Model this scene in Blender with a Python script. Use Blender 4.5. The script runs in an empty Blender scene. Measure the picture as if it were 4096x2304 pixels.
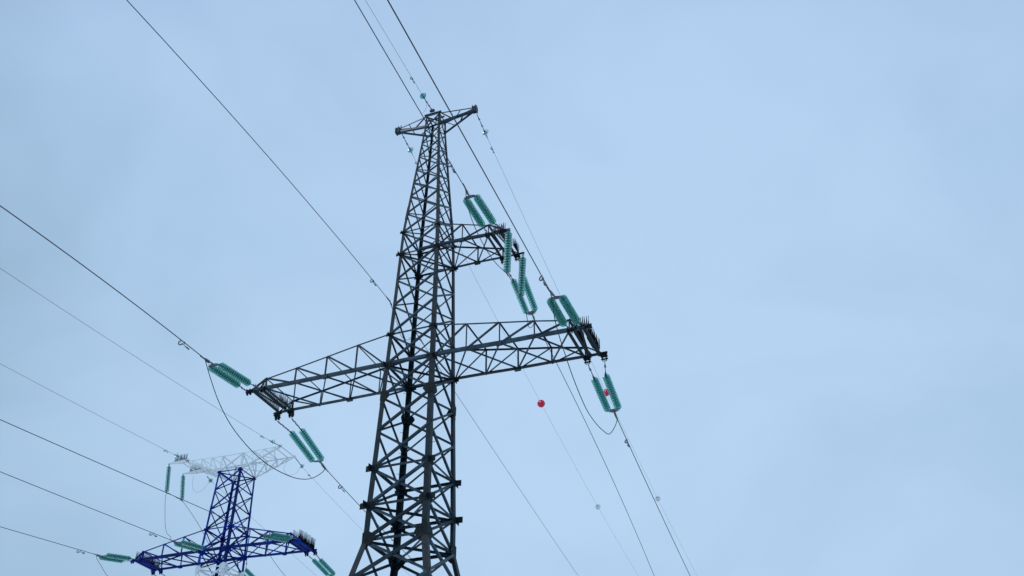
import bpy, math, random, json
from mathutils import Vector, Matrix, Quaternion
random.seed(7)
scn = bpy.context.scene
col = scn.collection

# ------------------------------------------------------------------ camera
cam_data = bpy.data.cameras.new('camera')
cam = bpy.data.objects.new('camera', cam_data)
col.objects.link(cam)
right = Vector((0.9347574, 0.3552797, -0.0022076))
up = Vector((0.2075196, -0.5409292, 0.8150651))
fwd = Vector((-0.2883819, 0.7623463, 0.5793652))
# rows above are (right, screen-up, view) of the fitted camera
fwd = fwd.normalized(); right = right.normalized(); up = right.cross(fwd).normalized()
m = Matrix((( right.x, up.x, -fwd.x, 14.49264),
            ( right.y, up.y, -fwd.y, -28.40739),
            ( right.z, up.z, -fwd.z, 1.6),
            (0, 0, 0, 1)))
cam.matrix_world = m
cam_data.sensor_width = 36.0
cam_data.lens = 36.0 * 3827.934 / 4096.0
cam_data.clip_start = 0.1
cam_data.clip_end = 6000
scn.camera = cam

# ------------------------------------------------------------------ light
SUN_EL, SUN_AZ = math.radians(48), math.radians(245)      # azimuth clockwise from +y
scn.view_settings.view_transform = 'Standard'
scn.view_settings.look = 'None'
scn.view_settings.exposure = 0.0
scn.view_settings.gamma = 1.0
world = bpy.data.worlds.new('World')
scn.world = world
world.use_nodes = True
nt = world.node_tree
nt.nodes.clear()
N = nt.nodes.new
out = N('ShaderNodeOutputWorld'); bg = N('ShaderNodeBackground')
sky = N('ShaderNodeTexSky'); sky.sky_type = 'NISHITA'; sky.sun_disc = False
sky.sun_elevation = SUN_EL; sky.sun_rotation = SUN_AZ
tc = N('ShaderNodeTexCoord')
noise = N('ShaderNodeTexNoise'); noise.inputs['Scale'].default_value = 3.2; noise.inputs['Detail'].default_value = 4.0
noise.inputs['Roughness'].default_value = 0.5; noise.inputs['Distortion'].default_value = 0.4
mp = N('ShaderNodeMapping'); mp.inputs['Scale'].default_value = (1, 1, 1.6); mp.inputs['Location'].default_value = (0.35, 0.1, 0.2)
# the cloud deck is thinnest, and brightest, in one broad patch of the sky
dot = N('ShaderNodeVectorMath'); dot.operation = 'DOT_PRODUCT'; dot.inputs[1].default_value = (-0.229, 0.791, 0.568)
mr = N('ShaderNodeMapRange'); mr.inputs['From Min'].default_value = 0.79; mr.inputs['From Max'].default_value = 1.0
mr.interpolation_type = 'SMOOTHSTEP'
ad = N('ShaderNodeMath'); ad.operation = 'MULTIPLY_ADD'; ad.inputs[1].default_value = 0.95
nm = N('ShaderNodeMath'); nm.operation = 'MULTIPLY_ADD'; nm.inputs[1].default_value = 1.4; nm.inputs[2].default_value = -0.62
ramp = N('ShaderNodeValToRGB')
ramp.color_ramp.elements[0].position = 0.0; ramp.color_ramp.elements[0].color = (0.320, 0.490, 0.665, 1)
ramp.color_ramp.elements[1].position = 1.0; ramp.color_ramp.elements[1].color = (0.500, 0.700, 0.930, 1)
e = ramp.color_ramp.elements.new(0.5); e.color = (0.418, 0.608, 0.825, 1)
sep = N('ShaderNodeSeparateXYZ'); mz = N('ShaderNodeMapRange'); mz.inputs['From Min'].default_value = 0.45; mz.inputs['From Max'].default_value = 0.9
hue = N('ShaderNodeMix'); hue.data_type = 'RGBA'; hue.blend_type = 'MULTIPLY'; hue.inputs['B'].default_value = (0.955, 0.94, 1.0, 1)
nt.links.new(tc.outputs['Generated'], sep.inputs[0]); nt.links.new(sep.outputs['Z'], mz.inputs['Value']); nt.links.new(mz.outputs['Result'], hue.inputs['Factor'])
nt.links.new(ramp.outputs['Color'], hue.inputs['A'])
sc = N('ShaderNodeVectorMath'); sc.operation = 'SCALE'; sc.inputs['Scale'].default_value = 10.0
mix = N('ShaderNodeMix'); mix.data_type = 'RGBA'; mix.inputs['Factor'].default_value = 0.93
nt.links.new(tc.outputs['Generated'], mp.inputs['Vector'])
nt.links.new(mp.outputs['Vector'], noise.inputs['Vector'])
nt.links.new(tc.outputs['Generated'], dot.inputs[0]); nt.links.new(dot.outputs['Value'], mr.inputs['Value'])
nt.links.new(noise.outputs['Fac'], nm.inputs[0]); nt.links.new(mr.outputs['Result'], ad.inputs[0]); nt.links.new(nm.outputs[0], ad.inputs[2])
nt.links.new(ad.outputs[0], ramp.inputs['Fac'])
nt.links.new(hue.outputs['Result'], sc.inputs[0])
nt.links.new(sky.outputs['Color'], mix.inputs['A'])
nt.links.new(sc.outputs['Vector'], mix.inputs['B'])
nt.links.new(mix.outputs['Result'], bg.inputs['Color'])
bg.inputs['Strength'].default_value = 0.1
nt.links.new(bg.outputs['Background'], out.inputs['Surface'])

sd = bpy.data.lights.new('sun', 'SUN'); sd.energy = 0.75; sd.angle = math.radians(14); sd.color = (1.0, 0.985, 0.96)
sun = bpy.data.objects.new('sun', sd); col.objects.link(sun)
sdir = Vector((math.sin(SUN_AZ) * math.cos(SUN_EL), math.cos(SUN_AZ) * math.cos(SUN_EL), math.sin(SUN_EL)))
sun.rotation_euler = sdir.to_track_quat('Z', 'Y').to_euler()
sun.location = (0, 0, 60)

# ------------------------------------------------------------------ materials
def mat(name, c0, c1=None, rough=0.55, metal=0.0, scale=6.0, spec=0.4, bump=0.0, vary=0.0):
    mt = bpy.data.materials.new(name); mt.use_nodes = True
    t = mt.node_tree; b = t.nodes['Principled BSDF']
    b.inputs['Roughness'].default_value = rough; b.inputs['Metallic'].default_value = metal
    b.inputs['Specular IOR Level'].default_value = spec
    c = t.nodes.new('ShaderNodeTexCoord'); n = t.nodes.new('ShaderNodeTexNoise')
    n.inputs['Scale'].default_value = scale; n.inputs['Detail'].default_value = 6
    r = t.nodes.new('ShaderNodeValToRGB')
    r.color_ramp.elements[0].position = 0.35; r.color_ramp.elements[1].position = 0.68
    r.color_ramp.elements[0].color = (*c0, 1); r.color_ramp.elements[1].color = (*(c1 or c0), 1)
    t.links.new(c.outputs['Object'], n.inputs['Vector']); t.links.new(n.outputs['Fac'], r.inputs['Fac'])
    # each member has its own age: slight brightness difference per object
    oi = t.nodes.new('ShaderNodeObjectInfo'); mr_ = t.nodes.new('ShaderNodeMapRange'); mr_.inputs['To Min'].default_value = 1 - vary; mr_.inputs['To Max'].default_value = 1 + vary
    vm = t.nodes.new('ShaderNodeVectorMath'); vm.operation = 'SCALE'
    t.links.new(oi.outputs['Random'], mr_.inputs['Value']); t.links.new(mr_.outputs['Result'], vm.inputs['Scale'])
    t.links.new(r.outputs['Color'], vm.inputs[0]); t.links.new(vm.outputs[0], b.inputs['Base Color'])
    if bump:
        bp = t.nodes.new('ShaderNodeBump'); bp.inputs['Strength'].default_value = bump
        t.links.new(n.outputs['Fac'], bp.inputs['Height']); t.links.new(bp.outputs['Normal'], b.inputs['Normal'])
    return mt
M = {}
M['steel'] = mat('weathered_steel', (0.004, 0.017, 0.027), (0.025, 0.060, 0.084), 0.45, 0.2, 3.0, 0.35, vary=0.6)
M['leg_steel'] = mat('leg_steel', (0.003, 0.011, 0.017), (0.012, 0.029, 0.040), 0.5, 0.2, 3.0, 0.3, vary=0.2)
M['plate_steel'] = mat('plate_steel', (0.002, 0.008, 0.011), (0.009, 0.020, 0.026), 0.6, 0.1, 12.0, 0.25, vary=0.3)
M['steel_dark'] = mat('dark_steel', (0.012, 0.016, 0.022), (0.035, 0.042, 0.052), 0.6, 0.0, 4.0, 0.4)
M['blue'] = mat('blue_paint', (0.001, 0.012, 0.140), (0.002, 0.038, 0.330), 0.55, 0, 2.5, 0.08, vary=0.55)
M['white'] = mat('white_paint', (0.80, 0.84, 0.84), (0.90, 0.92, 0.92), 0.6, 0, 2.0, 0.3)
M['hardware'] = mat('zinc_hardware', (0.07, 0.08, 0.10), (0.22, 0.24, 0.27), 0.45, 0.3, 9.0)
M['cap'] = mat('insulator_cap', (0.025, 0.075, 0.075), (0.06, 0.14, 0.14), 0.8, 0, 9.0, 0.2)
M['spike'] = mat('spike_steel', (0.006, 0.007, 0.010), (0.012, 0.014, 0.02), 0.8, 0, 9.0, 0.1)
M['cable'] = mat('aged_cable', (0.03, 0.032, 0.042), (0.06, 0.06, 0.08), 0.5, 0.2, 5.0)
M['red'] = mat('red_plastic', (0.86, 0.012, 0.055), (0.92, 0.02, 0.08), 0.35, 0, 3.0)
M['pale'] = mat('white_plastic', (0.78, 0.82, 0.80), (0.90, 0.92, 0.90), 0.4, 0, 3.0)
M['concrete'] = mat('concrete', (0.22, 0.22, 0.21), (0.38, 0.37, 0.35), 0.9, 0, 4.0, bump=0.3)
M['bounce_snow'] = mat('added_bounce_snow', (0.55, 0.57, 0.60), (0.78, 0.80, 0.83), 0.9, 0, 0.3, 0.1, bump=0.3)  # unseen snow cover, added so the ground reflects light onto undersides
def glass_mat(name, tint, body, fac):
    mt = bpy.data.materials.new(name); mt.use_nodes = True
    t = mt.node_tree; t.nodes.clear(); n = t.nodes.new
    o = n('ShaderNodeOutputMaterial'); tr = n('ShaderNodeBsdfTransparent'); tl = n('ShaderNodeBsdfTranslucent')
    df = n('ShaderNodeBsdfDiffuse'); gl = n('ShaderNodeBsdfGlossy'); lw = n('ShaderNodeLayerWeight')
    nz = n('ShaderNodeTexNoise'); nz.inputs['Scale'].default_value = 14
    cr = n('ShaderNodeValToRGB'); cr.color_ramp.elements[0].color = (*[x * 0.8 for x in tint], 1); cr.color_ramp.elements[1].color = (*tint, 1)
    m1 = n('ShaderNodeMixShader'); m2 = n('ShaderNodeMixShader'); m3 = n('ShaderNodeMixShader')
    t.links.new(nz.outputs['Fac'], cr.inputs['Fac']); t.links.new(cr.outputs['Color'], tr.inputs['Color'])
    tl.inputs['Color'].default_value = (*body, 1); df.inputs['Color'].default_value = (*body, 1)
    gl.inputs['Roughness'].default_value = 0.32; gl.inputs['Color'].default_value = (0.85, 0.97, 0.95, 1)
    lw.inputs['Blend'].default_value = 0.25
    m1.inputs['Fac'].default_value = 0.5
    t.links.new(tl.outputs[0], m1.inputs[1]); t.links.new(df.outputs[0], m1.inputs[2])
    m2.inputs['Fac'].default_value = fac
    t.links.new(tr.outputs[0], m2.inputs[1]); t.links.new(m1.outputs[0], m2.inputs[2])
    mul = n('ShaderNodeMath'); mul.operation = 'MULTIPLY'; mul.inputs[1].default_value = 0.55
    t.links.new(lw.outputs['Fresnel'], mul.inputs[0]); t.links.new(mul.outputs[0], m3.inputs['Fac'])
    t.links.new(m2.outputs[0], m3.inputs[1]); t.links.new(gl.outputs[0], m3.inputs[2])
    t.links.new(m3.outputs[0], o.inputs['Surface'])
    return mt
M['glass'] = glass_mat('green_glass', (0.64, 0.95, 0.92), (0.09, 0.55, 0.48), 0.36)

# ------------------------------------------------------------------ mesh helpers
V3 = Vector
class MB:
    """collects bars, plates, tubes and turned shapes into ONE mesh"""
    def __init__(s): s.v = []; s.f = []; s.mi = []; s.sm = []
    def add(s, vs, fs, mi=0, smooth=False):
        b = len(s.v); s.v += [tuple(x) for x in vs]
        for f in fs: s.f.append([b + i for i in f]); s.mi.append(mi); s.sm.append(smooth)
    def angle(s, p0, p1, u, v, size, t=None, mi=0, cap=True):
        """steel L profile from p0 to p1; u, v are the two flange directions"""
        p0 = V3(p0); p1 = V3(p1); ax = (p1 - p0).normalized()
        u = V3(u); v = V3(v); u = (u - ax * u.dot(ax)).normalized(); v = v - ax * v.dot(ax) - u * (v - ax * v.dot(ax)).dot(u); v.normalize()
        t = t or size * 0.13
        prof = [(0, 0), (size, 0), (size, t), (t, t), (t, size), (0, size)]
        vs = [p + u * a + v * b for p in (p0, p1) for a, b in prof]
        fs = [[i, (i + 1) % 6, 6 + (i + 1) % 6, 6 + i] for i in range(6)] + [[0, 3, 2, 1], [0, 5, 4, 3], [6, 7, 8, 9], [6, 9, 10, 11]]
        s.add(vs, fs, mi)
    def bar(s, p0, p1, w, h, upv=(0, 0, 1), mi=0):
        p0 = V3(p0); p1 = V3(p1); ax = (p1 - p0).normalized(); r = ax.cross(V3(upv))
        if r.length < 1e-4: r = ax.cross(V3((1, 0, 0)))
        r.normalize(); q = r.cross(ax)
        vs = [p + r * (a * w / 2) + q * (b * h / 2) for p in (p0, p1) for a, b in ((-1, -1), (1, -1), (1, 1), (-1, 1))]
        s.add(vs, [[0, 1, 5, 4], [1, 2, 6, 5], [2, 3, 7, 6], [3, 0, 4, 7], [3, 2, 1, 0], [4, 5, 6, 7]], mi)
    def tube(s, pts, r, n=6, mi=0):
        pts = [V3(p) for p in pts]; rs = r if isinstance(r, (list, tuple)) else [r] * len(pts)
        vs = []; ref = V3((0, 0, 1)); prev = None
        for i, p in enumerate(pts):
            a = (pts[min(i + 1, len(pts) - 1)] - pts[max(i - 1, 0)]).normalized()
            if prev is None:
                q = a.cross(ref if abs(a.z) < 0.95 else V3((1, 0, 0))).normalized()
            else:
                q = (prev - a * prev.dot(a)).normalized()
            prev = q; w = a.cross(q)
            for k in range(n):
                an = 2 * math.pi * k / n; vs.append(p + (q * math.cos(an) + w * math.sin(an)) * rs[i])
        fs = [[i * n + k, i * n + (k + 1) % n, (i + 1) * n + (k + 1) % n, (i + 1) * n + k] for i in range(len(pts) - 1) for k in range(n)]
        fs += [list(range(n))[::-1], [(len(pts) - 1) * n + k for k in range(n)]]
        s.add(vs, fs, mi, True)
    def plate(s, c, u, v, poly, t, mi=0):
        """flat plate: poly in (u, v) about c, thickness t"""
        c = V3(c); u = V3(u).normalized(); v = V3(v).normalized(); n = u.cross(v).normalized(); k = len(poly)
        vs = [c + u * a + v * b + n * (z * t / 2) for z in (-1, 1) for a, b in poly]
        s.add(vs, [list(range(k))[::-1], list(range(k, 2 * k))] + [[i, (i + 1) % k, k + (i + 1) % k, k + i] for i in range(k)], mi)
    def lathe(s, prof, n=16, mi=0, origin=(0, 0, 0), axis=(0, 0, 1)):
        q = V3(axis).to_track_quat('Z', 'Y'); o = V3(origin); vs = []
        for r, z in prof:
            for k in range(n):
                a = 2 * math.pi * k / n; vs.append(o + q @ V3((r * math.cos(a), r * math.sin(a), z)))
        fs = [[i * n + k, i * n + (k + 1) % n, (i + 1) * n + (k + 1) % n, (i + 1) * n + k] for i in range(len(prof) - 1) for k in range(n)]
        s.add(vs, fs, mi, True)
    def mesh(s, name, mats):
        me = bpy.data.meshes.new(name); me.from_pydata(s.v, [], s.f); me.update()
        for x in mats: me.materials.append(M[x])
        for p, i, sm in zip(me.polygons, s.mi, s.sm): p.material_index = i; p.use_smooth = sm
        return me
    def build(s, name, mats, parent=None, loc=None):
        if isinstance(mats, str): mats = [mats]
        o = bpy.data.objects.new(name, s.mesh(name, mats)); col.objects.link(o)
        if parent is not None: o.parent = parent
        if loc is not None: o.location = loc
        return o
def tag(o, label, cat, group=None, kind=None):
    if label: o['label'] = label
    if cat: o['category'] = cat
    if group: o['group'] = group
    if kind: o['kind'] = kind
    return o
def thing(name, loc, label, cat, group=None, rz=0.0):
    o = bpy.data.objects.new(name, None); col.objects.link(o); o.location = loc; o.rotation_euler = (0, 0, rz)
    o.empty_display_size = 0.3
    return tag(o, label, cat, group)
# positions in metres of hardware measured in the scene (insulator sets, wire sag curves, jumper loops)
D = json.loads('''{"Rin": {"a": [[6.33,-1.1,20.05],[6.98,-1.1,20.05]],"g": [[[6.44,-2.1,19.599],[6.556,-3.85,19.401]],[[6.904,-2.1,19.585],[6.975,-3.85,19.4]]],"yoke": [6.778,-3.95,19.405],"clamp": [6.755,-4.2,19.371],"end": [6.743,-4.45,19.342]},"Min": {"a": [[3.05,-0.92,25.45],[3.7,-0.92,25.45]],"g": [[[3.221,-1.85,25.087],[3.293,-3.6,24.951]],[[3.685,-1.85,25.08],[3.721,-3.6,24.945]]],"yoke": [3.544,-3.7,24.957],"clamp": [3.506,-3.95,24.893],"end": [3.529,-4.2,24.908]},"Lin": {"a": [[-6.33,-1.1,20.15],[-7.0,-1.1,20.15]],"g": [[[-6.379,-1.9,19.996],[-6.373,-3.7,19.792]],[[-6.863,-1.9,20.014],[-6.807,-3.7,19.807]]],"yoke": [-6.549,-3.78,19.819],"clamp": [-6.602,-4.05,19.79],"end": [-6.595,-4.35,19.752]},"Lout": {"a": [[-6.33,1.12,19.95],[-7.0,1.12,19.95]],"g": [[[-6.492,2.15,19.952],[-6.599,4.1,19.502]],[[-6.981,2.15,19.926],[-7.061,4.1,19.522]]],"yoke": [-6.813,4.2,19.524],"clamp": [-6.82,4.4,19.51],"end": [-6.884,4.95,19.465]},"Rout": {"a": [[6.33,1.06,19.8],[6.98,1.06,19.8]],"g": [[[6.358,1.75,19.529],[6.3,3.65,19.198]],[[6.806,1.75,19.575],[6.73,3.65,19.202]]],"yoke": [6.499,3.75,19.156],"clamp": [6.501,3.95,19.135],"end": [6.457,4.4,19.168]},"Mout": {"a": [[3.03,0.95,25.2],[3.7,0.95,25.2]],"g": [[[3.074,1.9,25.031],[2.98,3.75,24.606]],[[3.519,1.9,25.07],[3.381,3.75,24.652]]],"yoke": [3.172,3.85,24.571],"clamp": [3.202,4.05,24.482],"end": [3.158,4.3,24.491]},"T2Rin": {"a": [[-17.787,18.936,22.6],[-17.187,18.943,22.6]],"g": [[[-17.437,18.24,22.326],[-17.735,16.386,21.954]],[[-17.288,18.242,22.46],[-17.242,16.392,21.978]]],"yoke": [-17.468,16.289,21.928],"clamp": [-17.494,16.039,21.842],"end": [-17.494,15.789,21.812]},"T2Min": {"a": [[-24.185,18.754,22.7],[-22.985,18.769,22.75]],"g": [[[-23.925,18.207,22.609],[-24.029,16.406,22.361]],[[-23.422,18.214,22.623],[-23.576,16.412,22.394]]],"yoke": [-23.776,16.309,22.355],"clamp": [-23.801,16.109,22.334],"end": [-23.801,15.809,22.306]},"T2Lin": {"a": [[-28.586,18.798,22.75],[-29.186,18.79,22.75]],"g": [[[-28.946,18.243,22.703],[-29.076,16.442,22.324]],[[-29.511,18.236,22.612],[-29.557,16.436,22.243]]],"yoke": [-29.246,16.339,22.233],"clamp": [-29.247,16.089,22.181],"end": [-29.278,15.739,22.146]},"T2Rout": {"a": [[-17.814,21.035,22.45],[-17.214,21.043,22.45]],"g": [[[-17.821,21.885,22.386],[-17.895,23.785,22.097]],[[-17.339,21.892,22.342],[-17.425,23.791,22.073]]],"yoke": [-17.638,23.888,22.033],"clamp": [-17.637,24.088,21.983],"end": [-17.673,24.488,21.919]},"T2Lout": {"a": [[-28.613,20.898,22.6],[-29.213,20.89,22.6]],"g": [[[-28.636,21.748,22.454],[-28.749,23.646,22.149]],[[-29.188,21.741,22.469],[-29.305,23.639,22.144]]],"yoke": [-29.003,23.743,22.073],"clamp": [-28.993,23.943,21.997],"end": [-28.999,24.343,21.88]},"T2Mout": {"a": [[-22.215,21.079,22.7],[-22.915,21.07,22.7]],"g": [[[-22.552,21.625,22.258],[-22.631,23.524,21.923]],[[-23.041,21.619,22.203],[-23.152,23.518,21.901]]],"yoke": [-22.835,23.622,21.862],"clamp": [-22.822,23.822,21.807],"end": [-22.878,24.221,21.738]},"w_Lin": {"s": [-6.595,-4.35,19.752],"az": 0.05234,"a": -0.04742,"b": -0.003119,"sg": -1},"w_Rin": {"s": [6.743,-4.45,19.342],"az": 0.05795,"a": -0.0806,"b": -0.000418,"sg": -1},"w_Min": {"s": [3.529,-4.2,24.908],"az": 0.05126,"a": -0.05884,"b": 0.000297,"sg": -1},"cabin_anchor": [-0.98,-0.98,22.9],"w_cabin": {"s": [-0.765,-1.45,22.72],"az": 0.06866,"a": -0.06078,"b": -0.002815,"sg": -1},"w_Rout": {"s": [6.457,4.4,19.168],"az": -0.05067,"a": -0.05963,"b": 0.000917,"sg": 1},"w_Mout": {"s": [3.158,4.3,24.491],"az": -0.06534,"a": -0.00274,"b": -0.002602,"sg": 1},"w_Lout": {"s": [-6.884,4.95,19.465],"az": -0.07755,"a": -0.07126,"b": 0.002436,"sg": 1},"w_cabout": {"s": [-0.94,1.7,22.838],"az": -0.05858,"a": -0.06175,"b": 0.000265,"sg": 1},"w_gw1": {"s": [-2.055,1.75,33.769],"az": -0.06678,"a": -0.09214,"b": 0.000915,"sg": 1},"w_gw2": {"s": [1.905,1.7,33.398],"az": -0.04314,"a": -0.07791,"b": 0.000698,"sg": 1},"w_gwin": {"s": [0.188,-1.95,33.446],"az": 0.04144,"a": -0.07172,"b": -0.000178,"sg": -1},"gwin_disc": [[0.009,-0.6,33.87],[0.095,-1.3,33.642],[0.102,-1.5,33.62],[0.138,-1.7,33.553]],"gw1_disc": [[-1.954,0.3,33.876],[-1.994,1.15,33.808],[-2.004,1.4,33.739]],"gw2_disc": [[1.963,0.2,33.596],[1.975,1.0,33.377],[1.948,1.25,33.375]],"ballred": 23.125,"ballw": 39.900000000000006,"ballred2": 23.0,"ballw2": 39.675000000000004,"damp": {"Rin": 0.85,"Min": 1.43,"Lin": 1.3,"cabin": 1.6,"Lout": 1.73,"Rout": 1.88,"gw1": 0.62,"gw2": 0.68,"gwin": 1.0,"T2Rin": 1.5,"T2Min": 1.62,"T2Lin": 1.2,"T2gwR": 0.68,"T2gwL": 0.75,"T2gwRo": 1.0},"w_T2Rin": {"s": [-17.494,15.789,21.812],"az": -0.05186,"a": -0.07644,"b": 0.000173,"sg": -1},"w_T2Min": {"s": [-23.801,15.809,22.306],"az": -0.05026,"a": -0.06592,"b": 0.000269,"sg": -1},"w_T2Lin": {"s": [-29.278,15.739,22.146],"az": -0.05508,"a": -0.1029,"b": -3.5e-05,"sg": -1},"w_T2gwR": {"s": [-19.738,18.011,29.187],"az": -0.04547,"a": -0.05592,"b": 0.000925,"sg": -1},"w_T2gwL": {"s": [-27.02,17.918,29.402],"az": -0.04845,"a": -0.0605,"b": 0.000533,"sg": -1},"w_T2gwRo": {"s": [-19.529,21.964,28.896],"az": -0.09998,"a": -0.05579,"b": 0.001624,"sg": 1},"w_T2gwLo": {"s": [-26.721,21.872,29.021],"az": -0.09709,"a": -0.05256,"b": -0.000148,"sg": 1},"w_T2Rout": {"s": [-17.673,24.488,21.919],"az": -0.10472,"a": -0.08,"b": 0.0004,"sg": 1},"w_T2Lout": {"s": [-28.999,24.343,21.88],"az": -0.10472,"a": -0.08,"b": 0.0004,"sg": 1},"w_T2Mout": {"s": [-22.878,24.221,21.738],"az": -0.10472,"a": -0.08,"b": 0.0004,"sg": 1},"T2gw": {"R": [[-19.463,19.064,29.144],[-19.683,18.361,29.198]],"L": [[-26.579,18.974,29.286],[-27.036,18.218,29.448]],"Ro": [[-19.574,20.913,29.223],[-19.499,21.714,28.928]],"Lo": [[-26.374,20.826,28.952],[-26.627,21.573,28.993]]},"j_R": [[6.753,-4.45,19.313],[6.709,-4.1,18.992],[6.584,-3.5,18.763],[6.506,-2.7,18.481],[6.416,-1.4,18.064],[6.338,-0.2,17.834],[6.268,0.9,17.76],[6.291,1.9,17.742],[6.317,2.7,17.844],[6.357,3.4,18.012],[6.406,4.0,18.519],[6.458,4.3,18.923],[6.475,4.4,19.143]],"j_L": [[-6.597,-4.35,19.745],[-6.633,-3.9,19.334],[-6.61,-3.2,18.651],[-6.598,-2.3,18.109],[-6.63,-1.1,17.796],[-6.742,0.2,17.746],[-6.836,1.4,17.853],[-6.922,2.8,18.131],[-6.915,3.8,18.503],[-6.901,4.5,18.979],[-6.867,4.85,19.357],[-6.893,4.95,19.498]],"j_M": [[3.531,-4.2,24.902],[3.486,-4.0,24.559],[3.443,-3.6,24.288],[3.418,-3.0,24.04],[3.499,-2.2,23.657],[3.679,-1.5,23.337],[3.847,-0.83,23.306],[3.887,-0.45,23.233],[3.849,0.2,23.26],[3.802,0.83,23.288],[3.714,1.5,23.292],[3.493,2.4,23.361],[3.34,3.0,23.334],[3.262,3.5,23.582],[3.201,4.0,24.039],[3.134,4.3,24.393]],"j_cab": [[-0.765,-1.45,22.72],[-0.748,-1.2,22.428],[-0.698,-0.9,22.077],[-0.759,-0.5,21.835],[-0.925,0.1,22.009],[-1.018,0.6,22.231],[-1.138,1.1,22.59],[-1.122,1.5,22.883],[-0.94,1.7,22.838]],"j_gwin": [[0.095,-1.3,33.642],[0.085,-1.2,33.422],[-0.082,-1.0,33.404],[-0.361,-0.7,33.634],[-0.624,-0.4,33.969]],"j_T2R": [[-17.494,15.789,21.812],[-17.601,15.988,21.69],[-17.882,16.784,21.517],[-18.263,17.979,21.36],[-18.529,19.176,21.199],[-18.773,20.473,21.049],[-18.86,21.772,20.907],[-18.684,22.975,20.86],[-18.236,23.98,21.189],[-17.673,24.488,21.919]],"j_T2L": [[-29.278,15.739,22.146],[-29.337,15.938,21.971],[-29.54,16.636,21.759],[-29.823,17.632,21.502],[-29.926,19.031,21.191],[-29.775,20.633,20.887],[-29.476,22.037,20.776],[-29.047,23.243,20.908],[-28.999,24.343,21.88]],"j_T2M": [[-23.966,15.807,22.404],[-24.073,15.905,22.608],[-24.951,16.494,23.189],[-25.806,17.183,24.07],[-26.65,17.873,25.272],[-27.918,19.007,27.211],[-27.833,19.558,27.277],[-27.848,20.158,27.305],[-27.95,20.706,27.377],[-27.575,21.261,26.787],[-26.884,21.87,25.682],[-26.269,22.678,24.412],[-24.941,23.495,22.819],[-23.629,24.112,21.858],[-22.878,24.221,21.738]],"j_T2gL": [[-26.437,19.576,28.49],[-26.653,19.873,28.056],[-26.775,20.271,27.755],[-26.731,20.672,27.785],[-26.695,21.072,28.139],[-26.649,21.373,28.619],[-26.615,21.573,28.936]],"j_T2gR": [[-19.593,20.163,28.627],[-19.931,20.358,28.326],[-19.98,20.658,28.055],[-19.762,20.961,28.006],[-19.601,21.263,28.232],[-19.577,21.563,28.642],[-19.493,21.714,28.891]],"js": [[3.93,-0.83,25.432],[3.857,-0.83,23.387],[3.917,0.83,25.363],[3.814,0.83,23.382]],"js2": [[-28.181,19.003,29.331],[-27.898,19.007,27.366],[-28.323,20.702,29.401],[-27.976,20.706,27.488]]}''')
# ------------------------------------------------------------------ ground
g = MB(); R_ = 1500; n_ = 48
vs = []; fs = []
for i in range(n_ + 1):
    for j in range(n_ + 1):
        x = -R_ + 2 * R_ * i / n_; y = -R_ + 2 * R_ * j / n_
        d = math.hypot(x, y); h = 0 if d < 90 else -0.2 + 1.6 * math.sin(x * 0.006) * math.cos(y * 0.005) * min(1, (d - 90) / 300)
        vs.append((x, y, h - 0.0))
for i in range(n_):
    for j in range(n_):
        a = i * (n_ + 1) + j; fs.append([a, a + n_ + 1, a + n_ + 2, a + 1])
g.add(vs, fs, 0, True)
tag(g.build('ground', 'bounce_snow'), 'open flat field under the power lines', None, kind='structure')

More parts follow.
